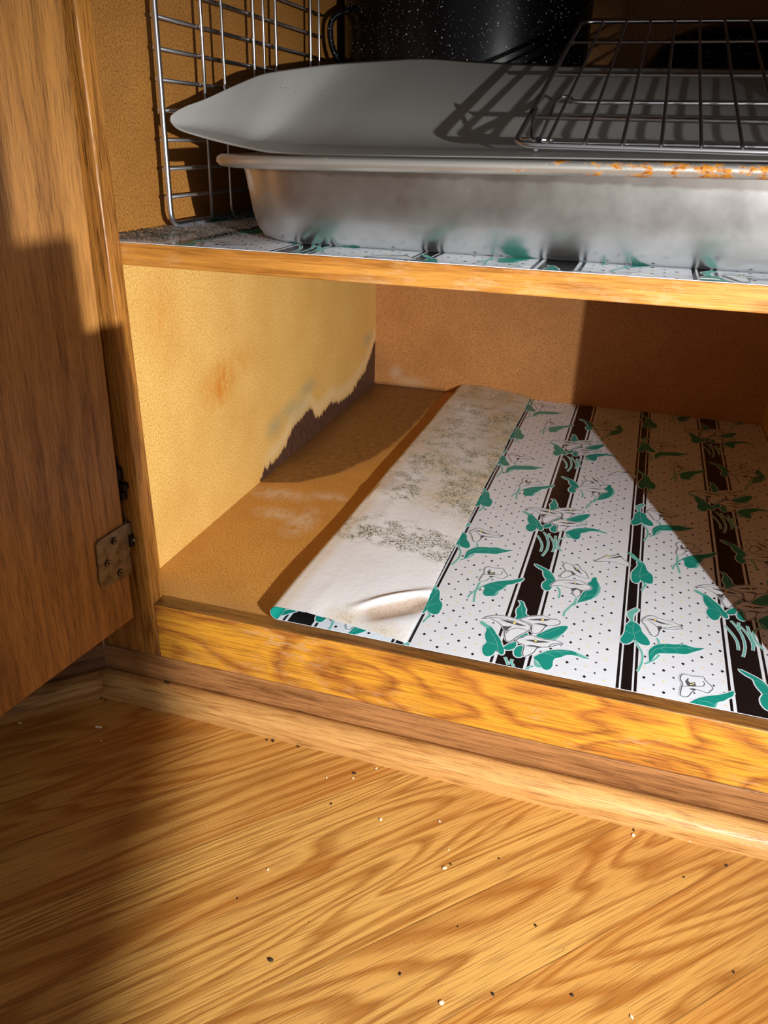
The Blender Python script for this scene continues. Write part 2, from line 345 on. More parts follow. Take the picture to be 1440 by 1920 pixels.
# ------------------------------------------------------------------ room floor
def floor_mat():
    t = NT('oak_floor')
    c = t.n.new('ShaderNodeTexCoord').outputs['Object']
    m = t.n.new('ShaderNodeMapping'); m.inputs['Rotation'].default_value = (0, 0, -math.pi/4); t.L(c, m.inputs['Vector'])
    x, y, z = t.sep(m.outputs[0])                     # x runs along the boards
    w = .0508
    row = t.math('FLOOR', t.math('DIVIDE', t.math('ADD', y, .2145), w))
    fr = t.math('FRACT', t.math('DIVIDE', t.math('ADD', y, .2145), w))
    wn = t.n.new('ShaderNodeTexWhiteNoise'); wn.noise_dimensions = '1D'; t.L(t.math('ADD', row, 3.0), wn.inputs['W']); rnd = wn.outputs['Value']
    wn2 = t.n.new('ShaderNodeTexWhiteNoise'); wn2.noise_dimensions = '1D'; t.L(t.math('ADD', row, 40.3), wn2.inputs['W']); rnd2 = wn2.outputs['Value']
    yy = t.math('ADD', y, t.math('MULTIPLY', rnd, 3.0))
    def v(al, ac): return t.comb(t.math('MULTIPLY', t.math('ADD', x, t.math('MULTIPLY', rnd2, 2.)), al), t.math('MULTIPLY', yy, ac), row)
    n = t.noise(v(2.4, 27), 1, 1.6, .45, .3)
    ring = t.math('FRACT', t.math('MULTIPLY', n, t.math('MULTIPLY_ADD', rnd, 8., 12.)))
    g = t.ramp(ring, [(0, 1), (.2, .75), (.38, .1), (.8, 0), (1, 1)])
    fine = t.noise(v(7, 330), 1, 3, .55)
    pore = t.ramp(t.noise(v(30, 1000), 1, 2, .6), [(.5, 0), (.64, 1)])
    big = t.noise(v(3, 16), 1, 2)
    lt, dk = srgb(206, 158, 84), srgb(148, 94, 36)
    col = t.mix(t.math('MULTIPLY', g, t.math('MULTIPLY_ADD', fine, .7, .5), clamp=True), lt, dk)
    col = t.mix(t.math('MULTIPLY', t.math('SUBTRACT', fine, .48, clamp=True), 1.3, clamp=True), col, dk)
    col = t.mix(t.math('MULTIPLY', pore, .38), col, srgb(105, 55, 15))
    col = t.mix(t.ramp(big, [(.4, 0), (.75, .5)]), col, srgb(160, 85, 20))
    # tone of each board
    col = t.mix(t.math('MULTIPLY', rnd2, .35), col, srgb(178, 104, 30))
    edge = t.math('MINIMUM', fr, t.math('SUBTRACT', 1, fr))
    gap = t.ramp(edge, [(.0, 1), (.011, .0)])
    gapn = t.ramp(t.noise(t.coord((16, 16, 16)), 1, 2), [(.35, .15), (.65, 1)])
    col = t.mix(t.math('MULTIPLY', t.math('MULTIPLY', gap, .6), gapn), col, srgb(50, 25, 8))
    # white and dark grit lying in the finish
    sp = t.ramp(t.vor(t.coord((130, 130, 130)), 1), [(.035, 1), (.05, 0)])
    keep = t.ramp(t.noise(t.coord((60, 60, 60)), 1, 1), [(.62, 0), (.66, 1)])
    col = t.mix(t.math('MULTIPLY', sp, keep), col, srgb(40, 22, 10))
    rgh = t.math('MULTIPLY_ADD', t.noise(t.coord((14, 14, 14)), 1, 3), .2, .26)
    t.base(col, rgh, spec=.5)
    t.bump(t.math('ADD', t.math('MULTIPLY', pore, -1), t.math('ADD', t.math('MULTIPLY', gap, -1), t.math('MULTIPLY', fine, .5))), .4, .0004)
    return t.m
struct(boxobj('floor', (-1.3, -1.5, ZF-.02), (1.9, .05, ZF), floor_mat(), bev=0))

# ------------------------------------------------------------------ toe trims: base strip and shoe moulding, along the cabinet and along the diagonal neighbour
def quarter(name, mat, o, ax, perp, L, d=.0165, h=SB-ZF, mitre0=0., mitre1=0.):
    """shoe moulding: profile in perp/z, swept along ax"""
    prof = [(0, 0), (d, 0), (d*.985, h*.30)]
    for k in range(1, 9):
        a = k/8*math.pi/2; prof.append((d*(.30+.685*math.cos(a)), h*(.30+.70*math.sin(a))))
    prof.append((0, h))
    bm = bmesh.new(); o = Vector(o); ax = Vector(ax); perp = Vector(perp); rings = []
    N = 24
    for i in range(N+1):
        s = i/N
        rings.append([bm.verts.new(o+ax*(s*L+(mitre0*q[0] if i == 0 else 0)+(mitre1*q[0] if i == N else 0))+perp*q[0]+Vector((0, 0, q[1]))) for q in prof])
    for i in range(N):
        for k in range(len(prof)):
            f = bm.faces.new((rings[i][k], rings[i+1][k], rings[i+1][(k+1) % len(prof)], rings[i][(k+1) % len(prof)])); f.smooth = 3 <= k <= 10
    bm.faces.new(rings[0]); bm.faces.new(rings[-1][::-1]); bmesh.ops.recalc_face_normals(bm, faces=bm.faces[:])
    return struct(link(name, bm, mat))
CX = -.0245                                          # where the face meets the diagonal neighbour
tan225 = math.tan(math.radians(22.5))
strip_m = oak('base_strip_oak', srgb(186, 132, 82), srgb(120, 74, 38), 'X', seed=4, bands=4, width=60, length=5, pores=.8, contrast=.9)
shoe_m = oak('shoe_moulding_oak', srgb(224, 172, 104), srgb(178, 118, 58), 'X', seed=2.6, bands=7, width=55, length=7, pores=.7, contrast=.8)
diag_rot = (0, 0, -math.pi/4)
strip_d = oak('diagonal_strip_oak', srgb(150, 108, 76), srgb(92, 58, 34), 'X', rot=diag_rot, seed=9, bands=4, width=60, length=5, pores=.8)
shoe_d = oak('diagonal_shoe_oak', srgb(206, 158, 96), srgb(130, 84, 40), 'X', rot=diag_rot, seed=6, bands=10, width=55, length=7, pores=.8)
struct(boxobj('trim_1', (CX, -.0004, ZF), (FX1, .012, RH-.0003), strip_m))
quarter('trim_2', shoe_m, (CX, -.0004, ZF), (1, 0, 0), (0, -1, 0), FX1-CX, mitre0=tan225)
dv = Vector((-math.sqrt(.5), -math.sqrt(.5), 0)); dp = Vector((math.sqrt(.5), -math.sqrt(.5), 0))
def diagboard(name, z0, z1, mat, front, back, L=.42, parent=None, s0=0.):
    bm = bmesh.new(); O = Vector((CX, -.0004, 0)); vs = []
    for z in (z0, z1):
        for s, pq in ((s0, front), (L, front), (L, back), (s0, back)):
            vs.append(bm.verts.new(O+dv*s+dp*pq+Vector((0, 0, z))))
    for f in ((3, 2, 1, 0), (4, 5, 6, 7), (0, 1, 5, 4), (1, 2, 6, 5), (2, 3, 7, 6), (3, 0, 4, 7)): bm.faces.new([vs[i] for i in f])
    bmesh.ops.recalc_face_normals(bm, faces=bm.faces[:])
    return link(name, bm, mat, parent)
struct(diagboard('trim_3', ZF, RH-.0003, strip_d, 0, -.012))
quarter('trim_4', shoe_d, (CX, -.0004, ZF), dv, dp, .42, mitre0=tan225)
nb = thing('neighbouring_cabinet', 'dark oak cabinet front running off diagonally behind the open door', 'cabinet')
nbm = oak('neighbour_oak', srgb(120, 72, 28), srgb(70, 38, 12), 'Z', seed=12)
diagboard('face_panel', RH, CT, nbm, -.0005, -.02, parent=nb)

# ------------------------------------------------------------------ the cabinet
cab = thing('kitchen_cabinet', 'open oak base cabinet with water-stained particle board inside and one shelf', 'cabinet')
FL = [(.215, -.002), (.2351, .0085), (.2637, .0088), (.285, .015), (.3025, .027), (.3268, .0309), (.3523, .0352), (.358, .030), (.3641, .021), (.3798, .0155), (.3999, .0200), (.4171, .0214), (.4402, .0140), (.4684, .0128), (.488, .0130), (.5123, .0212), (.5398, .028), (.560, .043), (.58, .060)]
def blob(y, z, cy, cz, ry, rz): return 1-math.sqrt(((y-cy)/ry)**2+((z-cz)/rz)**2)
def wall_mask(co):
    y, z = co.y, co.z
    h = interp(FL, y); jag = .0035*noise.noise(Vector((y*160, 3, 0)))+.002*noise.noise(Vector((y*420, 9, z*30)))
    d = (h+jag-z)/.010 if y > .222 else -1
    teal = max(blob(y, z, .262, .044, .030, .015), blob(y, z, .300, .050, .036, .013), blob(y, z, .345, .059, .035, .012), blob(y, z, .548, .068, .030, .012), .7*blob(y, z, .32, .045, .04, .02))
    pale = max(0, 1-abs(z-h-.011)/.013)*sstep(.22, .26, y)
    orange = max(blob(y, z, .160, .116, .033, .022)+.15, .5*blob(y, z, .198, .125, .040, .020), .35*blob(y, z, .085, .185, .03, .05)) if y < .26 else 0
    c = lambda v: max(0, min(1, v))
    return (c(.5+.5*d), c(teal*1.1), c(pale), c(orange*1.2))
SBD = [(.2215, -.004), (.226, .012), (.2343, .0356), (.2734, .0651), (.3266, .0844), (.400, .0955), (.4917, .0967), (.5635, .0997), (.58, .10)]
def floor_mask(co):
    x, y = co.x, co.y
    xb = interp(SBD, y)+.003*noise.noise(Vector((x*60, y*60, 1)))
    d = (xb-x)/.010 if y > .2215 else -1
    halo = math.exp(-((x-xb)/.012)**2)*sstep(.2, .24, y)
    wall = max(0, 1-x/.030)*sstep(.26, .3, y)+max(0, 1-(D-y)/.012)
    w = max(blob(x, y, .03, .203, .040, .018), blob(x, y, .071, .158, .018, .038), blob(x, y, .045, .165, .03, .015), blob(x, y, .075, .215, .025, .012))
    front = max(0, 1-(y-T)/.035)*(.5+.5*noise.noise(Vector((x*40, y*40, 5))))
    c = lambda v: max(0, min(1, v))
    return (c(.5+.5*d), c(max(wall, .0)), c(w*1.3), c(front+.3*halo))
def back_mask(co):
    x, z = co.x, co.z
    c = lambda v: max(0, min(1, v))
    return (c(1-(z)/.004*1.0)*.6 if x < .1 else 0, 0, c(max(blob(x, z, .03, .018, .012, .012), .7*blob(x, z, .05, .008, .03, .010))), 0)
def board(name, light, dark, fleck, kind):
    """pressed fibre board: mottled brown with fine short fibres"""
    t = NT(name)
    f1 = t.noise(t.coord((760, 760, 760)), 1, 3, .6); f2 = t.noise(t.coord((1100, 1100, 420)), 1, 2, .6); f3 = t.noise(t.coord((18, 18, 18)), 1, 4, .6)
    col = t.mix(t.ramp(f1, [(.36, 1), (.56, 0)]), light, dark)
    col = t.mix(t.ramp(f2, [(.60, 0), (.70, .75)]), col, fleck)
    col = t.mix(t.ramp(f3, [(.35, .0), (.75, .45)]), col, dark)
    r, g, b, a = t.attr(); n = t.noise(t.coord((260, 260, 90) if kind == 'wall' else (150, 150, 150)), 1, 4, .65)
    if kind == 'wall':
        col = t.mix(t.math('MULTIPLY', a, t.ramp(t.noise(t.coord((90, 90, 60)), 1, 3, .7), [(.35, .25), (.6, 1)])), col, srgb(206, 136, 48))
        col = t.mix(t.math('MULTIPLY', b, .65), col, srgb(232, 205, 158))
        col = t.mix(t.math('MULTIPLY', g, t.ramp(n, [(.3, .45), (.7, .85)]), clamp=True), col, srgb(166, 160, 122))
        st = t.math('MULTIPLY_ADD', t.math('SUBTRACT', n, .5), .55, r)
        k = t.ramp(st, [(.44, 0), (.54, 1)])
        inner = t.mix(t.ramp(n, [(.35, 0), (.7, 1)]), srgb(66, 42, 34), srgb(96, 66, 50))
        col = t.mix(t.ramp(st, [(.3, 0), (.46, .4)]), col, srgb(130, 118, 110))
        col = t.mix(k, col, inner)
    elif kind == 'floor':
        col = t.mix(t.math('MULTIPLY', a, .6), col, srgb(150, 118, 86))
        st = t.math('MULTIPLY_ADD', t.math('SUBTRACT', n, .5), .35, r)
        inner = t.mix(t.ramp(n, [(.35, 0), (.7, 1)]), srgb(88, 56, 22), srgb(132, 90, 42))
        inner = t.mix(t.math('MULTIPLY', g, .8, clamp=True), inner, srgb(66, 38, 18))
        col = t.mix(t.ramp(st, [(.38, 0), (.62, .85)]), col, inner)
        wv = t.math('MULTIPLY', b, t.ramp(t.noise(t.coord((110, 60, 60)), 1, 4, .7), [(.38, 0), (.55, 1)]))
        col = t.mix(t.math('MULTIPLY', wv, .75), col, srgb(205, 180, 150))
    else:
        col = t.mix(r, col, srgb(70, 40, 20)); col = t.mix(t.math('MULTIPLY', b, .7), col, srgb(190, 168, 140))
    t.base(col, .55, spec=.35); t.bump(t.math('ADD', f1, f2), .3, .0003)
    return t.m
wall_m = board('left_particle_board', srgb(238, 198, 118), srgb(200, 148, 66), srgb(250, 222, 150), 'wall')
flo_m = board('bottom_hardboard', srgb(208, 154, 76), srgb(158, 104, 40), srgb(235, 186, 106), 'floor')
bak_m = board('back_hardboard', srgb(198, 138, 78), srgb(150, 96, 48), srgb(216, 160, 98), 'back')
bm = gridsheet(lambda s, t: Vector((0, T*.3+s*(D-T*.3), -.01+t*(ZS+.01))), 260, 110, .012, (1, 0, 0))
lw = link('left_panel', bm, wall_m, cab, attr=wall_mask)
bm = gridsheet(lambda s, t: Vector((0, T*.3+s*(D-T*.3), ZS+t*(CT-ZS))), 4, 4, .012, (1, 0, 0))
link('upper_left_panel', bm, board('upper_board_dimmed', srgb(184, 128, 62), srgb(134, 86, 34), srgb(206, 150, 82), 'back'), cab, attr=lambda co: (0, 0, 0, 0))  # darker than left_panel: the beam's falloff above the shelf is in the colour
bm = gridsheet(lambda s, t: Vector((s*.14, T+t*(D-T), 0)), 80, 240, .012, (0, 0, 1))
link('bottom_panel', bm, flo_m, cab, attr=floor_mask)
bm = gridsheet(lambda s, t: Vector((.14+s*(WI-.14), T+t*(D-T), 0)), 4, 4, .012, (0, 0, 1))
link('bottom_panel', bm, flo_m, cab, attr=lambda co: (0, 0, 0, 0))
bm = gridsheet(lambda s, t: Vector((s*WI, D, t*CT)), 200, 120, .01, (0, -1, 0))
link('back_panel', bm, bak_m, cab, attr=back_mask)
rgt_m = board('right_particle_board', srgb(214, 160, 86), srgb(176, 120, 52), srgb(235, 190, 120), 'back')
bm = gridsheet(lambda s, t: Vector((WI, T*.3+s*(D-T*.3), -.012+t*(CT+.012))), 4, 4, .012, (-1, 0, 0))
link('right_panel', bm, rgt_m, cab, attr=lambda co: (0, 0, 0, 0))
boxobj('top_panel', (-.012, 0, CT), (WI+.012, D, CT+.02), nbm, cab, 0)
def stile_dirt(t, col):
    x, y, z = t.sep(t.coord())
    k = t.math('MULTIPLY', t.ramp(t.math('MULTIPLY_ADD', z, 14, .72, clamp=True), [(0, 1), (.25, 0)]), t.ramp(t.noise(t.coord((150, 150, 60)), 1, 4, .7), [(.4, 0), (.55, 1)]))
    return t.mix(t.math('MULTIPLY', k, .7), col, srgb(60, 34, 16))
stile_m = oak('stile_oak', srgb(194, 132, 60), srgb(124, 76, 28), 'Z', seed=1.3, bands=4, width=70, length=4, pores=.9, extra=stile_dirt)
rail_m = oak('rail_oak', srgb(232, 166, 52), srgb(168, 100, 44), 'X', seed=5.2, bands=8, width=20, length=8, pores=.8, rough=.33, contrast=1.25, wear=.7)
railtop_m = oak('rail_top_oak', srgb(150, 100, 44), srgb(84, 52, 22), 'X', seed=8, bands=3, width=80, length=6, pores=.9)
shelf_m = oak('shelf_edge_oak', srgb(222, 156, 70), srgb(160, 98, 36), 'X', seed=3.7, bands=5, width=60, length=5, pores=.5, wear=.5)
boxobj('left_stile', (FX0*.4, 0, RH), (SX, T, CT), stile_m, cab, .0012, 3)
boxobj('right_stile', (WI-SX, 0, RH), (FX1, T, CT), stile_m, cab, .0012, 3)
boxobj('top_rail', (SX, 0, CT-.06), (WI-SX, T, CT), nbm, cab)
bm = bmesh.new(); box(bm, (SX, 0, RH), (WI-SX, T, RT), .0011, 3)
bm.normal_update()
for f in bm.faces: f.material_index = 1 if f.normal.z > .6 else 0
link('bottom_rail', bm, [rail_m, railtop_m], cab)
sh = boxobj('shelf', (.0005, T, ZS-STH), (WI-.0005, D-.001, ZS), shelf_m, cab, .0008)
# door: its own plane, opened a little past square
A0 = Vector((.0114, -.006, -.0093)); U = Vector((-.1166, -.9932, 0)); V = Vector((.0293, -.0034, .9996)); N = U.cross(V).normalized()
if N.x < 0: N = -N
DH, DW, DT = .60, .40, .017
def dpt(u, v, w): return A0+U*u+V*v+N*w
def slab(bm, u0, u1, v0, v1, w0, w1, bev=.001, mi=0):
    b2 = bmesh.new(); box(b2, (u0, v0, w0), (u1, v1, w1), bev, 2)
    vm = {v: bm.verts.new(dpt(*v.co)) for v in b2.verts}
    for f in b2.faces:
        g = bm.faces.new([vm[v] for v in f.verts][::1]); g.material_index = mi
    b2.free()
door_m = oak('door_oak', srgb(190, 134, 70), srgb(130, 84, 38), 'Z', seed=2.2, bands=5, width=34, length=4, pores=.7, rough=.42, contrast=.9)
bm = bmesh.new(); slab(bm, 0, DW, 0, DH, -DT, 0); bmesh.ops.recalc_face_normals(bm, faces=bm.faces[:])
door = link('door', bm, door_m, cab)
def poly_prism(bm, pts, w0, w1, mi=0, f=dpt):
    a = [bm.verts.new(f(u, v, w0)) for u, v in pts]; b = [bm.verts.new(f(u, v, w1)) for u, v in pts]
    fs = [bm.faces.new(a[::-1]), bm.faces.new(b)]
    for i in range(len(pts)): fs.append(bm.faces.new((a[i], a[(i+1) % len(pts)], b[(i+1) % len(pts)], b[i])))
    for q in fs: q.material_index = mi
def circ(cu, cv, r, n=20): return [(cu+r*math.cos(2*math.pi*i/n), cv+r*math.sin(2*math.pi*i/n)) for i in range(n)]
tm = NT('dull_nickel'); nn = tm.noise(tm.coord((160, 160, 160)), 1, 4, .6)
tm.base(tm.mix(tm.ramp(nn, [(.4, 0), (.7, 1)]), srgb(150, 140, 122), srgb(104, 94, 78)), .38, .9); hinge_m = tm.m
black_m = plain('dark_screw', srgb(38, 32, 26), .45, .7)
bm = bmesh.new()
def vround(pts, r): 
    P = [Vector((*p, 0)) for p in pts]; out = []
    for i in range(len(P)):
        p = P[i]; a = P[i-1]-p; b = P[(i+1) % len(P)]-p; k = min(r, a.length*.4, b.length*.4); A = p+a.normalized()*k; B = p+b.normalized()*k
        for j in range(4):
            t = j/3; q = (1-t)**2*A+2*t*(1-t)*p+t*t*B; out.append((q.x, q.y))
    return out
plate = vround([(.0275, .0745), (.0022, .0757), (-.0007, .0758), (-.0045, .0745), (-.0045, .0600), (-.0014, .0545), (-.0017, .037), (.0262, .0395), (.0287, .0440)], .003)
poly_prism(bm, plate, .0002, .0016)
hin = link('hinge', bm, hinge_m, door)
hin['label'] = 'dull metal hinge plate'
bm = bmesh.new()
for (cu, cv) in ((.0117, .0687), (.0199, .0556), (.0098, .0433)):
    poly_prism(bm, circ(cu, cv, .0026), .0015, .0020, 1); poly_prism(bm, circ(cu, cv, .0021), .0019, .0025, 0)
    for k in range(2):
        c, s = math.cos(.4+k*math.pi/2), math.sin(.4+k*math.pi/2); L, w = .0014, .00035
        poly_prism(bm, [(cu+c*L-s*w, cv+s*L+c*w), (cu-c*L-s*w, cv-s*L+c*w), (cu-c*L+s*w, cv-s*L-c*w), (cu+c*L+s*w, cv+s*L-c*w)], .0024, .0026, 1)
link('hinge_screws', bm, [hinge_m, black_m], door)
bm = bmesh.new()   # knuckle, arm and stile leaf
kx = dpt(-.0055, .067, .0)
tube(bm, [dpt(-.0045, .0745, -.001), dpt(-.0045, .060, -.001)], .0026, 12)
box(bm, (.0025, -.0045, .050), (.0135, -.0002, .0665), .0008)
tube(bm, [(.0125, -.0022, .0525), (.0185, -.0022, .0525)], .0012, 8)
box(bm, (.004, -.006, .0455), (.0125, -.0003, .0545), .0008)
link('hinge_leaf', bm, hinge_m, door)
bm = bmesh.new()
for z0, h, w in ((.083, .006, .009), (.090, .005, .011), (.097, .009, .008)):
    box(bm, (.0040, -.0055, z0), (.0068+w, -.0003, z0+h), .001)
tube(bm, [(.010, -.003, .079), (.011, -.003, .112)], .0022, 10)
link('hinge_spring', bm, black_m, door)
boxobj('hinge_cup', (.008, -.005, .0475), (.0165, -.0003, .0570), black_m, door, .001)

# ------------------------------------------------------------------ shelf liner printed with calla lilies
SLOPE = .0137
def liner_white():
    t = NT('liner_white'); n = t.noise(t.coord((120, 380, 120)), 1, 3, .6); n2 = t.noise(t.coord((30, 30, 30)), 1, 3)
    t.base(t.mix(n2, srgb(216, 222, 232), srgb(224, 229, 237)), .32, spec=.5); t.bump(n, .22, .0006); return t.m
def printm(name, c, rough=.32):
    t = NT(name); n = t.noise(t.coord((120, 380, 120)), 1, 3, .6)
    t.base(c, rough, spec=.5); t.bump(n, .22, .0006); return t.m
LM = [liner_white(), printm('liner_black', srgb(20, 18, 20), .25), printm('liner_teal', srgb(22, 142, 128)), printm('liner_pale_teal', srgb(104, 184, 172)),
      printm('liner_grey_line', srgb(84, 86, 92)), printm('liner_yellow', srgb(228, 218, 140)), printm('liner_orange_dot', srgb(236, 208, 170)), printm('liner_dark_grey', srgb(70, 68, 72)), printm('liner_bright_white', srgb(222, 228, 236))]
WHITE, BLACK, TEAL, PALE, LINE, YEL, ORG, DGR, BRW = range(9)
DZ = 5e-5
def liner_print(bm, x0, x1, y0, y1, z0, offx=0, offy=0, zclip=None):
    """all printed shapes clipped to the sheet's rectangle"""
    def clip(pts):
        for axis, lim, sg in ((0, x0, 1), (0, x1, -1), (1, y0, 1), (1, y1, -1)):
            out = []
            for i in range(len(pts)):
                p, q = pts[i], pts[(i+1) % len(pts)]
                # slanted left/right limits follow the sheet
                a = (p[axis]-(lim+(SLOPE*p[1] if axis == 0 and sg == 1 and lim > .05 else 0)))*sg; b = (q[axis]-(lim+(SLOPE*q[1] if axis == 0 and sg == 1 and lim > .05 else 0)))*sg
                if a >= 0: out.append(p)
                if a*b < 0: t = a/(a-b); out.append((p[0]+(q[0]-p[0])*t, p[1]+(q[1]-p[1])*t))
            pts = out
            if len(pts) < 3: return None
        return pts
    def poly(pts, mi, lay, convex=False):
        if max(p[0] for p in pts) < x0 or min(p[0] for p in pts) > x1 or max(p[1] for p in pts) < y0 or min(p[1] for p in pts) > y1: return
        c = clip(pts)
        if not c: return
        cc = [c[0]]
        for p in c[1:]:
            if abs(p[0]-cc[-1][0])+abs(p[1]-cc[-1][1]) > 2e-6: cc.append(p)
        if len(cc) < 3: return
        try:
            f = bm.faces.new([bm.verts.new((p[0], p[1], z0+DZ*lay)) for p in cc])
            f.normal_update(); f.material_index = mi
            if f.normal.z < 0: f.normal_flip()
            if not convex: bmesh.ops.triangulate(bm, faces=[f])
        except ValueError: pass
    cnt = [0]
    def stroke(pts, w, mi, lay, closed=False):
        n = len(pts); cnt[0] += 1; z = z0+DZ*lay+(cnt[0] % 12)*1.5e-6; off = []
        for i in range(n):
            a = pts[(i-1) % n] if closed or i else pts[0]; c = pts[(i+1) % n] if closed or i+1 < n else pts[-1]
            dx, dy = c[0]-a[0], c[1]-a[1]; L = math.hypot(dx, dy) or 1; off.append((-dy/L*w/2, dx/L*w/2))
        ins = [x0+(SLOPE*p[1] if x0 > .05 else 0) < p[0] < x1 and y0 < p[1] < y1 for p in pts]
        V = [[bm.verts.new((p[0]+s*o[0], max(y0, p[1]+s*o[1]), z)) for s in (1, -1)] if k else None for p, o, k in zip(pts, off, ins)]
        for i in range(n if closed else n-1):
            A, B_ = V[i], V[(i+1) % n]
            if A and B_:
                f = bm.faces.new((A[0], A[1], B_[1], B_[0])); f.material_index = mi; f.normal_update()
                if f.normal.z < 0: f.normal_flip()
    def smooth(pts, closed):
        n = len(pts); out = []
        for i in range(n if closed else n-1):
            p = [pts[(i-1) % n] if closed or i else pts[0], pts[i], pts[(i+1) % n], pts[(i+2) % n] if closed or i+2 < n else pts[-1]]
            for t in (0, .5):
                out.append(tuple(.5*(2*p[1][k]+(p[2][k]-p[0][k])*t+(2*p[0][k]-5*p[1][k]+4*p[2][k]-p[3][k])*t*t+(-p[0][k]+3*p[1][k]-3*p[2][k]+p[3][k])*t**3) for k in (0, 1)))
        if not closed: out.append(pts[-1])
        return out
    X = lambda x, y: (x+SLOPE*y+offx, y)
    for k in range(-3, 4):                             # stripes: a wide and a narrow one in each repeat
        c = .2757+.1442*k
        for (a, b, mi) in ((-.0125, -.0108, BLACK), (-.0088, .0088, BLACK), (.0108, .0125, BLACK)): poly([X(c+a, y0), X(c+b, y0), X(c+b, y1), X(c+a, y1)], mi, 1, True)
        c += .0719
        for (a, b, mi) in ((-.0062, -.0044, BLACK), (-.0032, .0032, BLACK), (.0044, .0062, BLACK)): poly([X(c+a, y0), X(c+b, y0), X(c+b, y1), X(c+a, y1)], mi, 1, True)
    stripes = [(.2757+.1442*k, .0128) for k in range(-3, 4)]+[(.3476+.1442*k, .0066) for k in range(-3, 4)]
    for i in range(-80, 60):                           # small diamonds
        for j in range(-60, 110):
            if (i+j) % 2: continue
            x, y = .3696+i*.00592+.000*j, .1071+j*.00573+offy
            if any(abs(x-c) < w+.0018 for c, w in stripes): continue
            if i % 2: mi, s = DGR, .78
            elif (i//2+j//2) % 2 == 0: mi, s = BLACK, 1.05
            else: mi, s = (ORG if (i//4) % 2 else YEL), .75
            cx, cy = X(x, y)
            if x0+.001 < cx < x1 and y0 < cy < y1: poly([(cx-.00115*s, cy), (cx, cy-.0015*s), (cx+.00115*s, cy), (cx, cy+.0015*s)], mi, 1, True)
    for m in range(-3, 4):
        for n in range(-5, 6):
            ox, oy = m*.1442+n*.0025+offx, m*.0945+n*.187+offy
            for key, items in MOTIFS.items():
                cx = sum(p[0] for p in items[0][1])/len(items[0][1])*1e-5+ox; cy = items[0][1][0][1]*1e-5+oy
                if cx < x0-.07 or cx > x1+.07 or cy < y0-.07 or cy > y1+.07: continue
                for kind, raw in items:
                    pts = [(p[0]*1e-5+ox, p[1]*1e-5+oy) for p in raw]
                    if kind == 'L': pts = smooth(pts, True); stroke(pts, .0018, BRW, 2, True); poly(pts, TEAL, 4)
                    elif kind == 'l': poly(pts, PALE, 5)
                    elif kind == 'v': stroke(smooth(pts, False), .00042, PALE, 6)
                    elif kind == 'S': stroke(smooth(pts, False), .0022, BRW, 2); stroke(smooth(pts, False), .00135, PALE, 3)
                    elif kind == 'F': pts = smooth(pts, True); stroke(pts, .0016, BRW, 5.5, True); poly(pts, BRW, 6.5); stroke(pts, .0006, LINE, 7.5, True)
                    elif kind == 'o': stroke(smooth(pts, False), .00055, LINE, 7.5)
                    elif kind == 'D': poly(pts, LINE, 7.5)
                    elif kind == 'Y': poly(pts, YEL, 8.5); stroke(pts, .00025, LINE, 9, True)
def liner_sheet(name, x0, x1, y0, y1, z0, parent, slope0=SLOPE, **kw):
    bm = bmesh.new()
    v = [bm.verts.new(p) for p in ((x0+slope0*y0, y0, z0), (x1, y0, z0), (x1, y1, z0), (x0+slope0*y1, y1, z0))]
    w = [bm.verts.new((q.co.x, q.co.y, z0-.0003)) for q in v]
    bm.faces.new(v); bm.faces.new(w[::-1])
    for i in range(4): bm.faces.new((v[i], w[i], w[(i+1) % 4], v[(i+1) % 4]))
    liner_print(bm, x0, x1, y0, y1, z0, **kw)
    return link(name, bm, LM, parent)
LZ = .0020
low = thing('shelf_liner', 'lily printed shelf liner on the cabinet floor with its mouldy left edge folded over', 'shelf liner')
liner_sheet('printed_sheet', .1155, WI-.001, .0105, D-.001, LZ, low)
# folded part: curl at the left and the flap lying back over the sheet, underside up
FR = .0052                                            # radius of the curl
def flap_z(x, y, s):
    xe = 1-s                                          # 1 at the curl, 0 at the free edge
    base = LZ+.0022+(2*FR-.0022)*min(1, (xe*1.35))**.75 if xe > 0 else LZ+.0022
    base += .0010*noise.noise(Vector((x*26, y*14, 2)))*min(1, s*4)*min(1, xe*3)
    base += .0016*math.exp(-((y-.215-.35*(x-.12))/.016)**2)*math.exp(-((s)/.35)**2)
    px, py = x-.1706, y-.0311; ux, uy = .6643, .7474; q = px*uy-py*ux; al = px*ux+py*uy
    if -.02 < al < .075:
        k = math.sin(math.pi*max(0, min(1, (al+.012)/.080)))
        base += k*(.0040*math.exp(-((q+.002)/.0040)**2)-.0030*math.exp(-((q-.009)/.008)**2))
    return max(base, LZ+.0013)
def flap_fn(s, t):
    y = .0095+t*(D-.002-.0095); xc = .1106+FR+SLOPE*y+.0006*noise.noise(Vector((y*20, 7, 0)))
    xr = .2078+(y-.018)*.0091+.0005*math.sin(y*40)
    L1 = math.pi*FR; L2 = xr-xc; u = s*(L1+L2)
    lift = .0016*noise.noise(Vector((y*9, 1, 4)))
    if u < L1:
        a = u/FR; return Vector((xc-FR*math.sin(a), y, LZ+.0003+FR-FR*math.cos(a)*1.0+lift*(a/math.pi)))
    k = (u-L1)/L2; x = xc+L2*k
    return Vector((x, y, flap_z(x, y, k)+.0003+lift*(1-k)))
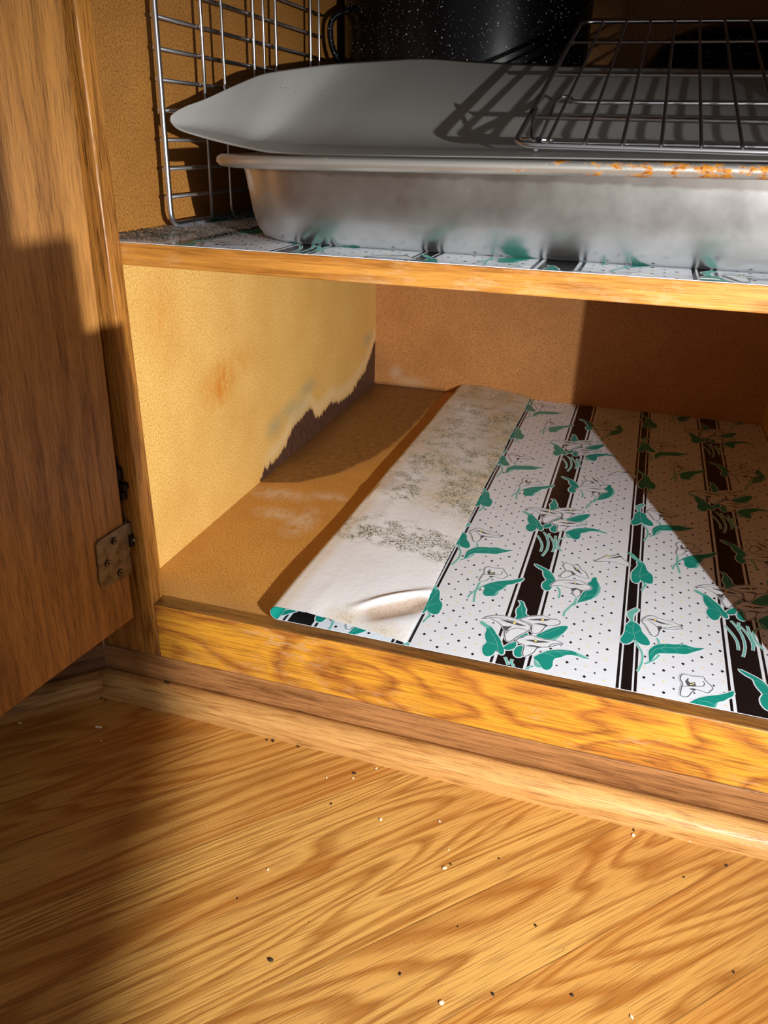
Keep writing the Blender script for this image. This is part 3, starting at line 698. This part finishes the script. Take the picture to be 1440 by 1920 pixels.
def flap_mask(co):
    x, y = co.x, co.y; c = lambda v: max(0, min(1, v))
    nb_ = noise.noise(Vector((x*45, y*28, 3))); n2 = noise.noise(Vector((x*20, y*14, 8)))
    k = (x-.11)/.1
    green = sstep(.112, .128, y)*(1-sstep(.150, .185, y))*(.95+.5*nb_)+sstep(.18, .22, y)*(.62+.7*nb_)*(1-.25*sstep(.45, .55, y))
    green = max(green, 1.1*blob(x, y, .128, .53, .03, .03), .9*blob(x, y, .135, .36, .02, .05))
    brown = sstep(.16, .25, y)*(.30+.75*n2+.55*k)+.9*max(0, 1-(.021+.0*x+(.2078+(y-.018)*.0091-x))/.035)*sstep(.1, .2, y)+.6*sstep(.48, .56, y)
    brown = max(brown, .9*blob(x, y, .165, .014, .020, .020), .75*blob(x, y, .19, .012, .02, .02))
    px, py = x-.1706, y-.0311; ux, uy = .6643, .7474; q = px*uy-py*ux; al = px*ux+py*uy
    curl = 1.2*sstep(-.001, .004, q)*(1-sstep(.012, .018, q))*sstep(-.012, .008, al)*(1-sstep(.045, .06, al))  # brown lens beside the crease: dirt with shade painted in
    wear = math.exp(-((x-(.1106+FR+.003+SLOPE*y))/.006)**2)
    return (c(green), c(brown), c(curl), c(wear*.6))
t = NT('mouldy_paper_backing')
r, g, b, a = t.attr()
n1 = t.noise(t.coord((620, 620, 620)), 1, 4, .75); n2 = t.noise(t.coord((1000, 1000, 1000)), 1, 2, .6); n3 = t.noise(t.coord((60, 60, 60)), 1, 4, .6)
col = t.mix(n3, srgb(218, 222, 228), srgb(228, 229, 230))
col = t.mix(t.math('MULTIPLY', g, t.ramp(n3, [(.3, .3), (.65, .9)])), col, srgb(200, 184, 146))
col = t.mix(t.math('MULTIPLY', t.math('MULTIPLY', g, t.ramp(n1, [(.5, 0), (.6, 1)])), .6), col, srgb(150, 128, 82))
nm = t.noise(t.coord((75, 75, 75)), 1, 3, .65); spk = t.math('MULTIPLY', t.ramp(n1, [(.47, 0), (.54, 1)]), t.ramp(t.math('MULTIPLY_ADD', r, .14, nm), [(.53, 0), (.66, 1)]))
col = t.mix(t.math('MULTIPLY', spk, t.math('MULTIPLY', r, 1.3, clamp=True)), col, srgb(108, 110, 84))
col = t.mix(t.math('MULTIPLY', b, .8), col, t.mix(t.ramp(n2, [(.55, 0), (.65, 1)]), srgb(168, 140, 112), srgb(90, 74, 60)))
col = t.mix(a, col, srgb(206, 190, 166))
bx, by, bz = t.sep(t.coord())
pl = t.math('ABSOLUTE', t.math('SUBTRACT', t.math('FRACT', t.math('MULTIPLY', t.math('MULTIPLY_ADD', by, -.015, bx), 62)), .5))
crease = t.ramp(pl, [(.0, 1), (.03, 0)])
t.base(col, .5, spec=.3); t.bump(t.math('ADD', t.math('MULTIPLY', n3, .8), t.math('ADD', t.math('MULTIPLY', t.noise(t.coord((200, 200, 200)), 1, 3), .5), t.math('MULTIPLY', crease, .08))), .35, .0012)
back_m = t.m
bm = gridsheet(flap_fn, 90, 330)
link('folded_flap', bm, back_m, low, smooth=True, attr=flap_mask)
def flap_under(s, t):
    p = flap_fn(s, t); q = flap_fn(min(1, s+.004), t); d = (q-p) if s < .99 else (p-flap_fn(s-.004, t)); nrm = Vector((d.z, 0, -d.x)).normalized()
    return p+nrm*.00035
bm = gridsheet(flap_under, 90, 330)
for f in bm.faces:
    c = f.calc_center_median(); xx = c.x
    m = WHITE
    if c.y < .05 and c.z < LZ+2*FR*1.05 and xx < .1245: m = TEAL
    if .150 < xx < .156 or .1375 < xx < .1385: m = BLACK
    f.material_index = m
    f.normal_flip()
link('print_side', bm, LM, low, smooth=True)
up = thing('shelf_liner', 'dirty lily printed liner on the upper shelf under the roasting pan', 'shelf liner')
def dirty(co): return (0, 0, 0, 0)
liner_sheet('printed_sheet', .002, WI-.001, T-.001, D-.02, ZS+.0006, up, slope0=0, offx=0.0, offy=-.06)
torn_m = plain('torn_white_paper', srgb(238, 238, 236), .7)
for cx, w in ((.318, .010), (.349, .0085), (.262, .004), (.3855, .005)):
    bm = bmesh.new(); n_ = 9
    top = [bm.verts.new((cx-w/2+w*i/n_, T-.0004, ZS+.0014)) for i in range(n_+1)]; bot = [bm.verts.new((cx-w/2+w*i/n_, T+.0006+.0016*math.sin(math.pi*i/n_)*random.uniform(.6, 1), ZS+.0016)) for i in range(n_+1)]
    for i in range(n_): bm.faces.new((top[i], top[i+1], bot[i+1], bot[i]))
    link('torn_edge', bm, torn_m, up)
bm = bmesh.new()
for k in range(1700):
    x = abs(random.gauss(0, .05)); y = T+.003+abs(random.gauss(0, .07))
    if x > .11 or x > .02+y*.9+random.random()*.02: continue
    s = random.uniform(.0003, .0008); a = random.random()*6
    vs = [bm.verts.new((x+.003+s*math.cos(a+q*2.1), y+s*math.sin(a+q*2.1)*1.3, ZS+.0012)) for q in range(3)]+[bm.verts.new((x+.003, y, ZS+.0012+s*.8))]
    for f in ((0, 1, 3), (1, 2, 3), (2, 0, 3)): bm.faces.new([vs[i] for i in f])
tag(link('dust', bm, plain('dark_dust', srgb(70, 62, 54), .9)), 'dark gritty dust on the left front of the upper shelf', 'dust', kind='stuff')

# ------------------------------------------------------------------ roasting pan
pan = thing('roasting_pan', 'large dull aluminium roasting pan with a burnt rolled rim on the shelf', 'roasting pan')
def rrect(x0, x1, y0, y1, r, n=14, m=10):
    out = []
    for cx, cy, a0 in ((x1-r, y0+r, -90), (x1-r, y1-r, 0), (x0+r, y1-r, 90), (x0+r, y0+r, 180)):
        for k in range(n+1):
            a = math.radians(a0+90*k/n); out.append((cx+r*math.cos(a), cy+r*math.sin(a)))
    # extra points on straights
    res = []
    for i in range(len(out)):
        a, b = out[i], out[(i+1) % len(out)]; res.append(a); L = math.hypot(b[0]-a[0], b[1]-a[1])
        if L > .02:
            for q in range(1, m): res.append((a[0]+(b[0]-a[0])*q/m, a[1]+(b[1]-a[1])*q/m))
    return res
PX0, PX1, PY0, PY1 = .077, .440, .034, .315
def pz(x, z): return z+.0127*(x-.10)*min(1, (z-ZS)/.04)*1.0
def loft(bm, rings, close_last=True, mi=0):
    prev = None; first = None
    for (ins, z, rad) in rings:
        pts = rrect(PX0+ins, PX1-ins, PY0+ins, PY1-ins, max(.004, rad))
        cur = [bm.verts.new((x, y, pz(x, z))) for x, y in pts]
        if prev:
            for i in range(len(cur)):
                f = bm.faces.new((prev[i], prev[(i+1) % len(cur)], cur[(i+1) % len(cur)], cur[i])); f.smooth = True; f.material_index = mi
        prev = cur
        if first is None: first = cur
    if close_last: bm.faces.new(prev)
    return first
t = NT('dull_aluminium')
w1 = t.noise(t.coord((40, 40, 40)), 1, 4, .6); w2 = t.noise(t.coord((9, 9, 30)), 1, 3, .6)
ringd = t.vor(t.coord((95, 95, 95)), 1); drop = t.ramp(ringd, [(.10, 0), (.125, 1), (.15, .4), (.17, 0)]); keep = t.ramp(t.noise(t.coord((50, 50, 50)), 1, 1), [(.56, 0), (.6, 1)])
col = t.mix(w1, srgb(190, 190, 190), srgb(222, 222, 220)); col = t.mix(t.math('MULTIPLY', t.math('MULTIPLY', drop, keep), .5), col, srgb(225, 225, 220))
x_, y_, z_ = t.sep(t.coord())
band = t.ramp(t.math('MULTIPLY_ADD', t.noise(t.coord((70, 70, 5)), 1, 3), .16, t.math('MULTIPLY', t.math('SUBTRACT', z_, .262), 26)), [(.62, 0), (.66, 1)])
col = t.mix(t.math('MULTIPLY', band, .45), col, srgb(128, 112, 100))
t.base(col, t.math('MULTIPLY_ADD', w1, .16, t.math('MULTIPLY', t.math('MULTIPLY', drop, keep), .2)), 1.0)
t.b.inputs['Roughness'].default_value = .4
rr = t.math('MULTIPLY_ADD', w1, .14, .30); t.set(t.b.inputs['Roughness'], rr); alu = t.m
t = NT('burnt_aluminium_rim')
n1 = t.noise(t.coord((130, 130, 260)), 1, 4, .65); n2 = t.noise(t.coord((380, 380, 380)), 1, 3, .7); n3 = t.noise(t.coord((22, 22, 22)), 1, 2)
x_, y_, z_ = t.sep(t.coord())
pos = t.ramp(t.math('MULTIPLY', x_, 2), [(.48, 0), (.62, .16), (.9, .20)])
burn = t.ramp(t.math('ADD', n1, pos), [(.64, 0), (.72, 1)])
col = t.mix(burn, t.mix(n3, srgb(190, 188, 184), srgb(214, 210, 202)), t.mix(t.ramp(n2, [(.35, 0), (.6, 1)]), srgb(140, 74, 16), srgb(206, 138, 40)))
t.base(col, .42, t.math('MULTIPLY_ADD', burn, -.7, .82)); t.bump(n2, .15, .0003); rim_m = t.m
bm = bmesh.new()
RZ = .2887
prof = [(.026, ZS+.0008, .030), (.016, ZS+.0010, .035), (.0105, ZS+.0032, .040), (.0068, ZS+.0085, .043), (.0042, ZS+.017, .046), (.0012, ZS+.035, .049), (0, RZ-.0035, .05)]
loft(bm, prof, False)
# floor outside, inside wall
inner = [(-.0006, RZ, .05), (.0025, RZ-.004, .049), (.008, ZS+.012, .044), (.014, ZS+.004, .04), (.03, ZS+.003, .03)]
loft(bm, inner, True)
bmn = rrect(PX0+.026, PX1-.026, PY0+.026, PY1-.026, .03)
bm.faces.new([bm.verts.new((x, y, ZS+.0008)) for x, y in bmn][::-1])
link('body', bm, alu, pan)
bm = bmesh.new()   # flange and rolled bead
k = .0
rp = [(0, RZ-.0030), (-.006, RZ-.0032), (-.0100, RZ-.0035), (-.0138, RZ-.0028), (-.0160, RZ-.0006), (-.0154, RZ+.0020), (-.0128, RZ+.0033), (-.0090, RZ+.0026), (-.004, RZ+.0008), (0, RZ+.0004), (.0015, RZ-.0012)]
loft(bm, [(i_, z_, .05-i_) for i_, z_ in rp], False)
link('rim', bm, rim_m, pan)

# ------------------------------------------------------------------ flexible cutting mat lying over the pan
F = [(.0205, .0850, .3095), (.0225, .0845, .3072), (.028, .0850, .3040), (.045, .0860, .2999), (.070, .0800, .2960), (.100, .064, .2932), (.129, .052, .2924), (.172, .048, .2930), (.257, .046, .2944), (.37, .046, .2960), (.47, .046, .2975)]
B = [(.0205, .0855, .3105), (.0222, .0862, .3126), (.0245, .0978, .3173), (.0285, .1189, .3228), (.037, .1450, .3322), (.048, .1670, .3405), (.0605, .1900, .3450), (.0749, .25, .3534), (.0999, .28, .3579), (.1295, .30, .361), (.1712, .31, .3591), (.2297, .32, .3571), (.300, .325, .356), (.388, .33, .3549), (.47, .33, .354)]
def curve(tab, s):
    k = s*(len(tab)-1); i = min(int(k), len(tab)-2); f = k-i
    g = lambda j: Vector(tab[max(0, min(len(tab)-1, j))])
    p0, p1, p2, p3 = g(i-1), g(i), g(i+1), g(i+2)
    return .5*(2*p1+(p2-p0)*f+(2*p0-5*p1+4*p2-p3)*f*f+(-p0+3*p1-3*p2+p3)*f**3)
def byx(tab, x):
    lo, hi = 0., 1.
    for _ in range(30):
        m = (lo+hi)/2
        if curve(tab, m).x < x: lo = m
        else: hi = m
    return curve(tab, lo)
def mat_fn(s, t):
    x = .0206+(.469-.0206)*s**1.6
    a, b = byx(F, x), byx(B, x); p = a.lerp(b, t)
    w = min(1, (b-a).length/.15)
    p.z += w*(-.010*math.sin(math.pi*t)*(1-.4*t)) - w*.004*math.exp(-((t-.3)/.2)**2)*min(1, t*5)
    return p
t = NT('grey_silicone'); n1 = t.noise(t.coord((14, 14, 14)), 1, 4, .6); n2 = t.noise(t.coord((420, 420, 420)), 1, 3, .7)
col = t.mix(n1, srgb(150, 149, 147), srgb(165, 164, 160)); sp = t.ramp(t.vor(t.coord((190, 190, 190)), 1), [(.06, 1), (.1, 0)]); kp = t.ramp(t.noise(t.coord((26, 26, 26)), 1, 3), [(.55, 0), (.62, 1)])
col = t.mix(t.math('MULTIPLY', sp, kp), col, srgb(70, 66, 60))
sp2 = t.ramp(t.vor(t.coord((260, 260, 260)), 1), [(.07, 1), (.1, 0)]); kp2 = t.ramp(t.noise(t.coord((22, 30, 26), loc=(3, 2, 1)), 1, 3), [(.6, 0), (.66, 1)])
col = t.mix(t.math('MULTIPLY', sp2, kp2), col, srgb(225, 222, 215))
t.base(col, .42, spec=.4); t.bump(n1, .1, .002); mat_m = t.m
bm = gridsheet(mat_fn, 90, 40, .0008)
tag(link('cutting_mat', bm, mat_m, smooth=True), 'grey flexible cutting mat with a rounded corner lying over the roasting pan', 'cutting mat')

# ------------------------------------------------------------------ chrome racks
chrome = NT('chrome_wire'); chrome.base(srgb(205, 205, 210), .32, 1.0); chrome = chrome.m
rack = thing('cooling_rack', 'chrome wire cooling rack with folding legs lying over the grey mat', 'cooling rack')
def rz(y): return .3003+.2435*(y-.05)+.0000
def R_(x, y, dz=0): return Vector((x, y, .3008+.2795*(y-.0516)+dz))
C0 = [(.2440, .0500), (.2410, .3830)]
def lx(y): return .2440+(.2410-.2440)*(y-.05)/.333
XR = .72
bm = bmesh.new()
fr = rounded([R_(XR, .0420), R_(.2445, .0500), R_(.2412, .3830), R_(XR, .3600)], .012, 8)
tube(bm, dense(fr, .02), .0016, 10); link('frame', bm, chrome, rack)
bm = bmesh.new()
for k in range(26):
    xf = .2613+k*.0187; xb = .2592+k*.01885
    if xf > .71: break
    yf = .0496-.0187*k*.0168; yb = .3820-.0187*k*.048
    z = .0015
    tube(bm, [R_(xf, yf-.0008, .0005), R_(xf, yf+.004, z), R_((xf+xb)/2, (yf+yb)/2, z-.002), R_(xb, yb-.004, z), R_(xb, yb+.001, .0005)], .00105, 8)
link('grid_wires', bm, chrome, rack)
bm = bmesh.new()
def cross(x0, y0, x1, y1, dz): return [R_(x0, y0, dz), R_(x1, y1, dz)]
for y, x0 in ((.310, .2425), (.208, .2445), (.106, .2475)):
    tube(bm, cross(x0-.002, y+.003, XR, y-.004, -.0022), .0012, 8)
link('support_wires', bm, chrome, rack)
def mz(x, y): return .2835+.235*(y-.04)
for i, pts in enumerate(([(.2560, .0560, .3005), (.2475, .1930, .3255), (.2500, .2080, .3305), (.2560, .2030, .3290), (.2600, .1915, .3262), (.2680, .1905, .3258), (.72, .187, .3270)],
            [(.2478, .1075, .3170), (.2470, .1040, .3190), (.2466, .0940, .3110), (.2480, .0830, .3050), (.2496, .0780, .3025), (.2560, .0765, .3015), (.72, .0730, .3030)])):
    bm = bmesh.new(); tube(bm, dense(rounded(pts, .006, 6), .01), .0012, 8)
    if i: tube(bm, [(.2410, .0790, .3030), (.262, .0785, .3030)], .0011, 8); tube(bm, [(.2525, .0800, .3035), (.2545, .062, .2985)], .0012, 8)
    link('leg', bm, chrome, rack)
def wall_rack(label, x, y0, verts, r, hz, rr, lean, z0, y1):
    t = thing('wire_rack', label, 'wire rack')
    W_ = lambda y, z, dx=0: Vector((x+dx-.002*(z-z0)/.13, y+lean*(z-z0)/.13, z))
    bm = bmesh.new()
    pts = rounded([W_(y0, .56), W_(y0, z0), W_(y1, z0+.002)], .010, 7)
    tube(bm, dense(pts, .03), r, 10); link('frame', bm, chrome, t)
    bm = bmesh.new()
    for y, r2 in verts: tube(bm, [W_(y-.006, z0-.0006, .0020), W_(y-.006, .40, .0020), W_(y-.006, .56, .0020)], r2, 8)
    link('upright_wires', bm, chrome, t)
    if hz:
        bm = bmesh.new()
        for k in range(1, 18): tube(bm, [W_(y0-.0015, z0+k*hz, -.0016), W_((y0+y1)/2, z0+k*hz*1.0, -.0016), W_(y1, z0+k*hz, -.0016)], rr, 8)
        link('cross_wires', bm, chrome, t)
wall_rack('chrome wire rack against the left cabinet wall, with thick frame and many cross wires', .0125, .0885, [(.147, .0013), (.226, .0013), (.2664, .0013), (.3395, .0013)], .0020, .01722, .0012, .0072, .2462, .375)
wall_rack('thin upright wire rack leaning just in front of the thicker one on the left', .0205, .1600, [(.2280, .0010), (.341, .0010)], .0011, 0, .0010, .0060, .2458, .372)

# ------------------------------------------------------------------ black speckled enamelware at the back
t = NT('speckled_enamel')
v1 = t.ramp(t.vor(t.coord((240, 240, 240)), 1), [(.10, 1), (.16, 0)]); k1 = t.ramp(t.noise(t.coord((300, 300, 300)), 1, 1), [(.5, 0), (.56, 1)])
v2 = t.ramp(t.vor(t.coord((480, 480, 480), loc=(1, 2, 3)), 1), [(.12, 1), (.2, 0)]); k2 = t.ramp(t.noise(t.coord((500, 500, 500)), 1, 1), [(.52, 0), (.57, 1)])
col = t.mix(t.math('MAXIMUM', t.math('MULTIPLY', v1, k1), t.math('MULTIPLY', t.math('MULTIPLY', v2, k2), .7)), srgb(8, 8, 12), srgb(215, 215, 220))
t.base(col, .24, spec=.28); enamel = t.m
def oval_pot(name, label, cat, cx, cy, rx, ry, z0, z1, handle, extra=None, dome=0):
    o = thing(name, label, cat); bm = bmesh.new(); prev = None; n = 72
    H = z1-z0
    prof = [(.0, 0), (.80, 0), (.90, .012), (.955, .04), (.975, .10), (.99, .45), (1, .93), (1.005, 1), (1.03, 1.005), (1.035, .985), (1.015, .975)]
    if dome: prof = [(1.02, 0), (1.04, .02), (1.04, .05), (1.0, .08), (.985, .30), (.95, .55), (.86, .78), (.70, .92), (.5, .975), (.42, .985), (.36, .95), (.001, .95)]
    for k, h in prof:
        cur = [bm.verts.new((cx+rx*max(k, .001)*math.cos(2*math.pi*i/n), cy+ry*max(k, .001)*math.sin(2*math.pi*i/n), z0+H*h)) for i in range(n)]
        if prev:
            for i in range(n): f = bm.faces.new((prev[i], prev[(i+1) % n], cur[(i+1) % n], cur[i])); f.smooth = True
        prev = cur
    bmesh.ops.recalc_face_normals(bm, faces=bm.faces[:]); link('body', bm, enamel, o)
    for h in handle:
        bm = bmesh.new(); tube(bm, dense(rounded(h, .012, 8), .01), .0028, 10); link('handle', bm, enamel, o)
    return o
pot = oval_pot('stock_pot', 'black white-speckled enamel pot with a loop handle at the back of the shelf', 'pot', .1265, .447, .118, .086, ZS+.0015, .50,
    [[(.040, .396, .362), (.0235, .386, .362), (.0145, .383, .380), (.0150, .383, .400), (.036, .396, .410)]])
lid = oval_pot('pot_lid', 'black speckled enamel lid behind the cooling rack in the dark back corner', 'lid', .379, .480, .099, .080, ZS+.0015, .401, [], dome=1)

# ------------------------------------------------------------------ crumbs on the floor and the strip
def crumb(name, x, y, s, mat, label, group, z=ZF):
    bm = bmesh.new(); bmesh.ops.create_icosphere(bm, subdivisions=2, radius=1)
    sd = random.random()*50
    for v in bm.verts:
        q = 1+.45*noise.noise(v.co*1.3+Vector((sd, 0, 0))); v.co = Vector((v.co.x*s*q*random.uniform(.9, 1.2), v.co.y*s*q*.8, v.co.z*s*.55*q))
    mn = min(v.co.z for v in bm.verts)
    for v in bm.verts: v.co.z -= mn
    o = link(name, bm, mat); o.location = (x, y, z); o.rotation_euler = (0, 0, sd); tag(o, label, 'crumb', group); return o
cr_w = plain('pale_crumb', srgb(232, 208, 176), .7); cr_d = plain('dark_grit', srgb(44, 30, 18), .8)
PC = PALE_CRUMBS
for x, y, s in PC: crumb('crumb', x, y, s, cr_w, 'tiny pale crumb on the oak floor boards', 'pale crumbs on the floor')
for x, y, s in DARK_GRIT: crumb('grit', x, y, s, cr_d, 'tiny dark speck of grit on the oak floor boards', 'dark grit on the floor')
bm = bmesh.new()
vs = [(-.0022, -.0006), (-.0008, .0010), (.0006, .0004), (.0022, .0011), (.0024, .0002), (.0006, -.0008), (-.0006, -.0004), (-.0014, -.0012)]
poly_prism(bm, vs, 0, .0006, 0, lambda u, v, w: Vector((u, v, w+.0004*math.sin(u*2000)))); bmesh.ops.recalc_face_normals(bm, faces=bm.faces[:])
pc = link('paint_chip', bm, plain('white_flake', srgb(240, 222, 205), .6)); pc.location = (-.0007, -.0466, ZF+.0005); tag(pc, 'small white flake on the floor just outside the trim corner', 'flake')
for k, (dx, dy, s) in enumerate(((0, 0, .0016), (.0018, -.0002, .0011), (-.0014, .0001, .0009))):
    crumb('grit', .0293+dx, -.0030+dy, s, cr_d, 'dark clump of dirt lying on top of the shoe moulding', 'dirt clump on the moulding', SB-.0002)

# ------------------------------------------------------------------ added unseen blockers right of the camera, shaped to shade the lower left
blocker = thing('blocker_stand', 'added oak stand out of view, shaped to shade the lower door and floor', 'blocker')
O = Vector((LAMP[0], LAMP[1], 0)); e1 = Vector((-.785, .619, 0)); e2 = Vector((-.619, -.785, 0)); c0 = O+Vector((-.2600, .1924, 0))
def oriented(bm, a, b, z0, z1, o=None, bev=.003):
    b2 = bmesh.new(); box(b2, (a[0], b[0], z0), (a[1], b[1], z1), bev, 3)
    vm = {v: bm.verts.new((o or c0)+e1*v.co.x+e2*v.co.y+Vector((0, 0, v.co.z))) for v in b2.verts}
    for f in b2.faces: bm.faces.new([vm[v] for v in f.verts])
    b2.free(); bmesh.ops.recalc_face_normals(bm, faces=bm.faces[:])
bm = bmesh.new()   # top slab, outline cut to shape the shade
c1 = O+Vector((-.0663, .0491, 0)); dn = Vector((.38, -.92, 0)).normalized(); e3 = Vector((.12, -.99, 0)).normalized()
blocker_slab = [c0, c1, c1+dn*.26, c1+dn*.26+Vector((-.12, -.03, 0)), c0+e3*.36]
lo = [bm.verts.new((q.x, q.y, .246)) for q in blocker_slab]; hi = [bm.verts.new((q.x, q.y, .250)) for q in blocker_slab]
bm.faces.new(lo[::-1]); bm.faces.new(hi)
for i in range(5): bm.faces.new((lo[i], lo[(i+1) % 5], hi[(i+1) % 5], hi[i]))
bmesh.ops.recalc_face_normals(bm, faces=bm.faces[:]); link('blocker_slab', bm, door_m, blocker)
pc_ = O+Vector((-.13, -.10, 0))
bm = bmesh.new(); tube(bm, [(pc_.x, pc_.y, ZF+.012), (pc_.x, pc_.y, .2462)], .016, 20); link('pedestal', bm, door_m, blocker)
bm = bmesh.new(); tube(bm, [(pc_.x, pc_.y, ZF+.0005), (pc_.x, pc_.y, ZF+.0125)], .085, 40); link('base', bm, door_m, blocker)
grey = plain('blocker_grey', srgb(120, 118, 112), .5)
def upright(p, L, w, z0, z1):
    e4 = (p-Vector((LAMP[0], LAMP[1], 0))).normalized()
    bm = bmesh.new(); q = [p, p+e4*w, p+e4*w+e3*L, p+e3*L]
    lo = [bm.verts.new((v.x, v.y, z0)) for v in q]; hi = [bm.verts.new((v.x, v.y, z1)) for v in q]
    bm.faces.new(lo[::-1]); bm.faces.new(hi)
    for i in range(4): bm.faces.new((lo[i], lo[(i+1) % 4], hi[(i+1) % 4], hi[i]))
    bmesh.ops.recalc_face_normals(bm, faces=bm.faces[:]); bmesh.ops.bevel(bm, geom=bm.edges[:], offset=.001, segments=2, affect='EDGES'); return bm
tag(link('low_blocker', upright(O+Vector((-.185, .1272, 0)), .22, .045, .2505, .2755), grey), 'added low grey block out of view, shaping the shade edge on the door', 'low_blocker')
tag(link('tall_blocker', upright(O+Vector((-.185, .1143, 0)), .18, .035, .2760, .42), grey), 'added tall grey block out of view, shading the far left of the door', 'box')
